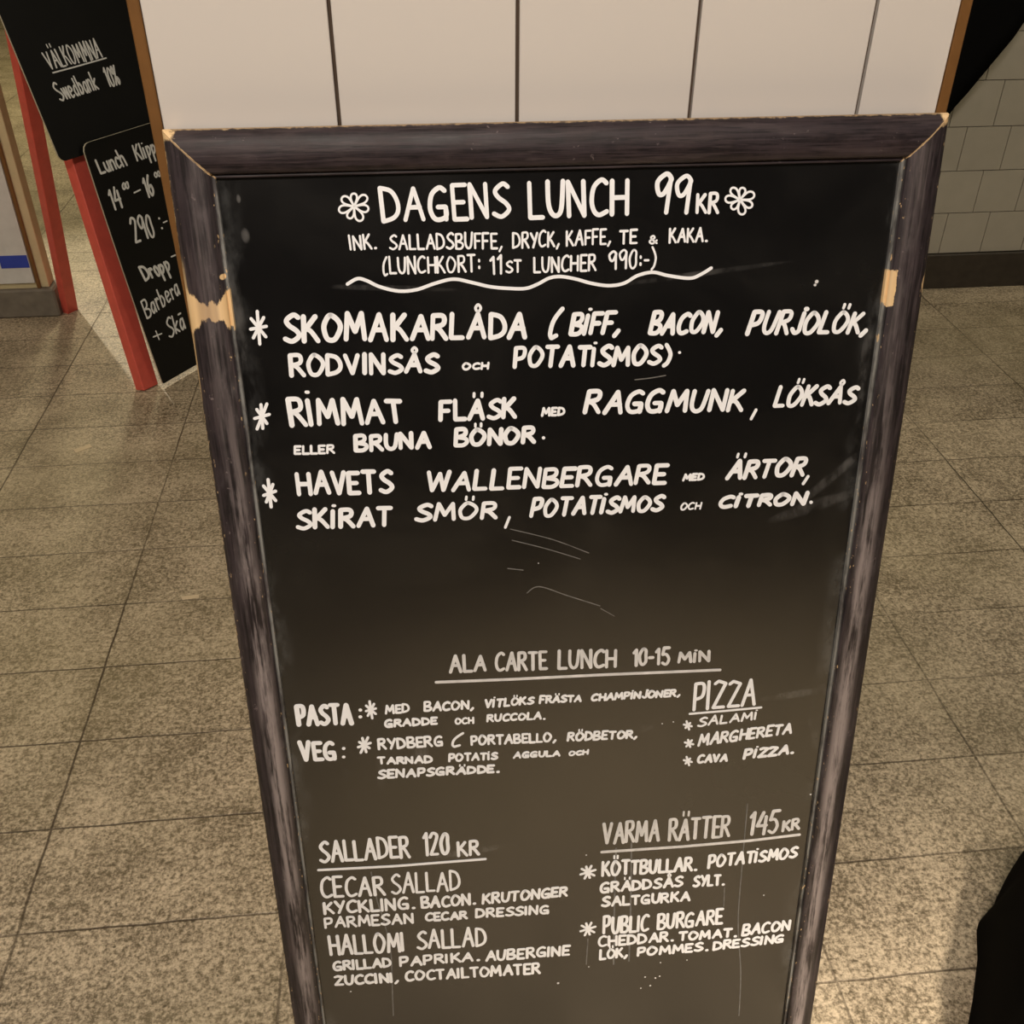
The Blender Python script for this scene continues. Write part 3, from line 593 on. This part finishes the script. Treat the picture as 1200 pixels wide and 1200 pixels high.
def rail(side):
    bm = bmesh.new(); rings = []
    e = .00025
    for s in (0, 1):
        ring = []
        for (t, y) in prof:
            if side == 'left': x = -W2 + t; z = (H - t - e) if s else (t + e)
            elif side == 'right': x = W2 - t; z = (H - t - e) if s else (t + e)
            elif side == 'top': z = H - t; x = (W2 - t - e) if s else (-W2 + t + e)
            else: z = t; x = (W2 - t - e) if s else (-W2 + t + e)
            ring.append(bm.verts.new((x, y, z)))
        rings.append(ring)
    n = len(prof)
    for i in range(n): bm.faces.new((rings[0][i], rings[0][(i + 1) % n], rings[1][(i + 1) % n], rings[1][i]))
    for r in rings: bm.faces.new(r)
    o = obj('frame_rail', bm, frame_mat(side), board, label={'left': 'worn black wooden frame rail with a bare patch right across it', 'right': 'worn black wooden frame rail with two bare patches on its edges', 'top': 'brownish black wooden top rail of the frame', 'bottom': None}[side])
    for p in o.data.polygons: p.use_smooth = len(p.vertices) == 4
    m = o.modifiers.new('edges', 'EDGE_SPLIT'); m.split_angle = math.radians(50)
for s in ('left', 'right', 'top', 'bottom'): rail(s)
M_slate = slate_mat()
bm = bmesh.new(); box(bm, -W2 + .030, W2 - .030, .0078, .0115, .030, H - .030)
slate = obj('slate_panel', bm, M_slate, board, label='glossy black writing surface')
place = lambda u, v, h: (u, .0078 - h, H - v)
rnd = random.Random(7)
bms = [bmesh.new() for _ in LINES]
for (l, t, a, b, c, d, w) in WORDS: write(bms[l], t, a, b, c, d, w, place, rnd)
for (l, sm, w, pts) in STROKES: ribbon(bms[l], smooth_pts(pts, 6) if sm else pts, w, place)
for l, bmm in zip(LINES, bms):
    l = l.split('|')[0]
    nm = l.split()[0] if l.split()[0] in ('flower', 'asterisk') else ('underline' if 'underline' in l else 'lettering')
    obj(nm, bmm, M_paint_thin if 'a la carte' in l or 'hot dishes heading' in l else M_paint, slate, label={'flower': 'white painted flower mark', 'asterisk': 'white painted asterisk', 'underline': 'white wavy painted underline' if 'wavy' in l else 'white painted underline'}.get(nm, 'white hand lettering of the ' + l))
for (w, pts) in FAINT:
    bm = bmesh.new(); ribbon(bm, smooth_pts(pts, 6), w, place, lift=.0001); obj('chalk_scratch', bm, M_faint, slate, label='faint grey scratch or drip mark')
for (u, v, w) in SPOTS:
    bm = bmesh.new(); ribbon(bm, [(u - w * .1, v), (u + w * .1, v)], w, place, lift=.0001); obj('paint_spot', bm, M_paint_thin, slate, label='small white speck')

# ------------------------------------------------------------------ folding red sign behind the pillar
D = Vector((.554, .833, 0)).normalized(); N = Vector((D.y, -D.x, 0)); P0 = Vector((-.793, 2.811, 0))
sign = empty('folding_sign', 'red wooden folding sign with two black chalk panels on the left behind the pillar', 'sign', loc=P0)
L = lambda lat, s, z: tuple(D * lat + N * s + Vector((0, 0, z)))
for (a, b) in (((-.022, -.022, 0), (.062, -.252, 1.19)), ((.47, -.022, 0), (.44, -.252, 1.19))):
    bm = bmesh.new(); beam(bm, L(*a), L(*b), .058, .036, D); obj('front_leg', bm, M_red, sign)
for (a, b) in (((.270, -.668, 0), (.06, -.285, 1.19)), ((.68, -.668, 0), (.47, -.285, 1.19))):
    bm = bmesh.new(); beam(bm, L(*a), L(*b), .045, .03, D); obj('rear_leg', bm, M_red, sign)
bm = bmesh.new(); beam(bm, L(.05, -.262, 1.17), L(.44, -.262, 1.17), .04, .03, (0, 0, 1)); obj('top_rail', bm, M_red, sign)
f1 = lambda z: -.097 - .25 * (z - .679)
f2 = lambda z: .026 - .19 * z + .05 * z * z
def panel(name, f, la, lb, z0, z1, rb, rt, thick, label):
    bm = bmesh.new(); n = 28; front = []; back = []
    for i in range(n + 1):
        # denser near the rounded corners
        z = z0 + (z1 - z0) * (.5 - .5 * math.cos(math.pi * i / n))
        ins = 0
        for dz, rad in ((z - z0, rb), (z1 - z, rt)):
            if dz < rad: ins = max(ins, rad - math.sqrt(max(0, rad * rad - (rad - dz) ** 2)))
        front.append((bm.verts.new(L(la + ins, f(z), z)), bm.verts.new(L(lb - ins, f(z), z))))
        back.append((bm.verts.new(L(la + ins, f(z) - thick, z)), bm.verts.new(L(lb - ins, f(z) - thick, z))))
    for i in range(n):
        a, b, c, d = front[i], front[i + 1], back[i], back[i + 1]
        bm.faces.new((a[0], a[1], b[1], b[0])); bm.faces.new((c[0], d[0], d[1], c[1])); bm.faces.new((a[0], b[0], d[0], c[0])); bm.faces.new((a[1], c[1], d[1], b[1]))
    bm.faces.new((front[0][0], front[0][1], back[0][1], back[0][0])); bm.faces.new((front[-1][0], front[-1][1], back[-1][1], back[-1][0]))
    bm.faces.ensure_lookup_table()
    for k, fc in enumerate(bm.faces): fc.material_index = 0 if k < 4 * n and k % 4 < 2 else 1
    o = obj(name, bm, M_black, sign, label=label); o.data.materials.append(M_edge)
    return o
up = panel('sign_panel', f1, -.07, .50, .672, 1.20, .018, .006, .005, 'upper black chalk panel')
lo = panel('sign_panel', f2, 0, .50, .012, .703, .004, .022, .005, 'lower black chalk panel with rounded corners')
rims = {}
for pn, o, f in ((1, up, f1), (2, lo, f2)):
    bm = bmesh.new(); pl = lambda a, b, h, f=f: L(a, f(b) + h, b)
    for (k, t, a, b, c, d, w) in SIGNWORDS:
        if k == pn: write(bm, t, a, b, c, d, w, pl, rnd)
    for (k, w, pts) in SIGNSTROKES:
        if k == pn: ribbon(bm, pts, w, pl)
    obj('lettering', bm, M_signpaint, o, label='grey chalk lettering')

# cream clad column at the far left with a dark stone foot and a white notice
cx, cy = -1.2647, 3.3763
bm = bmesh.new(); box(bm, -1.75, cx, cy, cy + .06, .1, 2.85)
col = structure(obj('wall_left', bm, M_cream), 'cream column edge at the far left beside the red sign', 'column')
bm = bmesh.new(); box(bm, cx - .002, cx + .028, cy + .002, cy + .06, .1, 2.85, .002); obj('side_face', bm, M_cream, col)
bm = bmesh.new(); box(bm, -1.78, cx + .046, cy - .02, cy + .07, 0, .1, .006); structure(obj('baseboard_left', bm, M_foot), 'grey stone foot under the cream column', 'baseboard')
bm = bmesh.new(); box(bm, cx - .010, cx + .002, cy - .008, cy + .004, .1, 2.85, .002); structure(obj('trim_3', bm, M_bronze), 'brown corner trim of the cream column', 'trim')
notice = empty('notice', 'white notice with a blue mark on the cream column at the far left', 'notice', loc=(-1.42, cy - .004, .12))
bm = bmesh.new(); box(bm, -.15, .143, -.004, .004, .0, .9, .001); obj('sheet', bm, M_white, notice)
bm = bmesh.new(); box(bm, .05, .141, -.0052, -.003, .055, .098); obj('blue_mark', bm, M_blue, notice, label='blue printed mark')

# ------------------------------------------------------------------ added black shapes at the right edge, scraps on the floor
def blob(name, mat, fn, nu, nv, parent=None):
    bm = bmesh.new(); g = [[bm.verts.new(fn(i / nu, j / nv)) for j in range(nv + 1)] for i in range(nu)]
    for i in range(nu):
        for j in range(nv): bm.faces.new((g[i][j], g[(i + 1) % nu][j], g[(i + 1) % nu][j + 1], g[i][j + 1]))
    bm.faces.new([g[i][0] for i in range(nu)]); bm.faces.new([g[i][nv] for i in range(nu)])
    return obj(name, bm, mat, parent, True)
stand_in_bag = empty('stand_in_bag', 'added black shape on the floor for an unclear black area at the lower right corner', 'stand_in_bag', loc=(.835, .68, 0))  # made-up object, stands for a black area of unknown nature
tx, ty = Vector((.55, .83, 0)).normalized(), Vector((.83, -.55, 0)).normalized()
def stand_in_bagf(u, v):
    a = 2 * math.pi * u; ca, sa = math.cos(a), math.sin(a); e = .45
    sx = math.copysign(abs(ca) ** e, ca); sy = math.copysign(abs(sa) ** e, sa)
    r = (1 - .10 * v) * (.93 + .07 * math.sin(math.pi * min(1, v * 1.3))) if v < .96 else .80
    r2 = (1 - .35 * v) if v < .96 else .5
    w = .006 * math.sin(9 * a + 5 * v)
    p = tx * ((.225 + w) * sx * r) + ty * ((.09 + w) * sy * r2); return (p.x, p.y, .30 * v)
blob('body', M_matt_black, stand_in_bagf, 64, 24, stand_in_bag)
for s in (-1, 1):
    bm = bmesh.new(); pts = [tx * (.09 * math.cos(t)) + ty * (.03 + .012 * s + .05 * math.sin(t)) + Vector((0, 0, .290 + .045 * math.sin(t))) for t in [math.pi * k / 14 for k in range(15)]]
    for a, b in zip(pts, pts[1:]): beam(bm, a, b, .022, .006, ty, 0)
    obj('handle', bm, M_matt_black, stand_in_bag)
# made-up black shape by the far wall, fills an unclear dark area beside the pillar
def patchf(u, v):
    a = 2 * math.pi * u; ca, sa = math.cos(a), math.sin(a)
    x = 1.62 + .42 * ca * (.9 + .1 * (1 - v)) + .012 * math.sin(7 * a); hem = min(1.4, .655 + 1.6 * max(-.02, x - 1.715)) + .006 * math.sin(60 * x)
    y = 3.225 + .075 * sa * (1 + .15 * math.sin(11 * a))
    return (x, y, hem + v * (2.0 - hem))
tag(blob('stand_in_patch', M_matt_black, patchf, 72, 16), 'added black shape against the grey tiled wall for an unclear dark area at the upper right', 'stand_in')
for (x, y, a, w, l, lab) in ((-.5362, 1.7842, .1, .006, .018, 'small pale paper scrap on the floor tiles left of the menu board'), (-.930, 2.458, .6, .010, .024, 'pale paper scrap on the floor near the red sign')):
    bm = bmesh.new(); box(bm, -l, l, -w, w, 0, .0012, .0004, Matrix.Translation((x, y, 0)) @ Matrix.Rotation(a, 4, 'Z'))
    for v in bm.verts: v.co.x += .002 * math.sin(400 * v.co.y)
    tag(obj('paper_scrap', bm, M_scrap), lab, 'paper scrap')
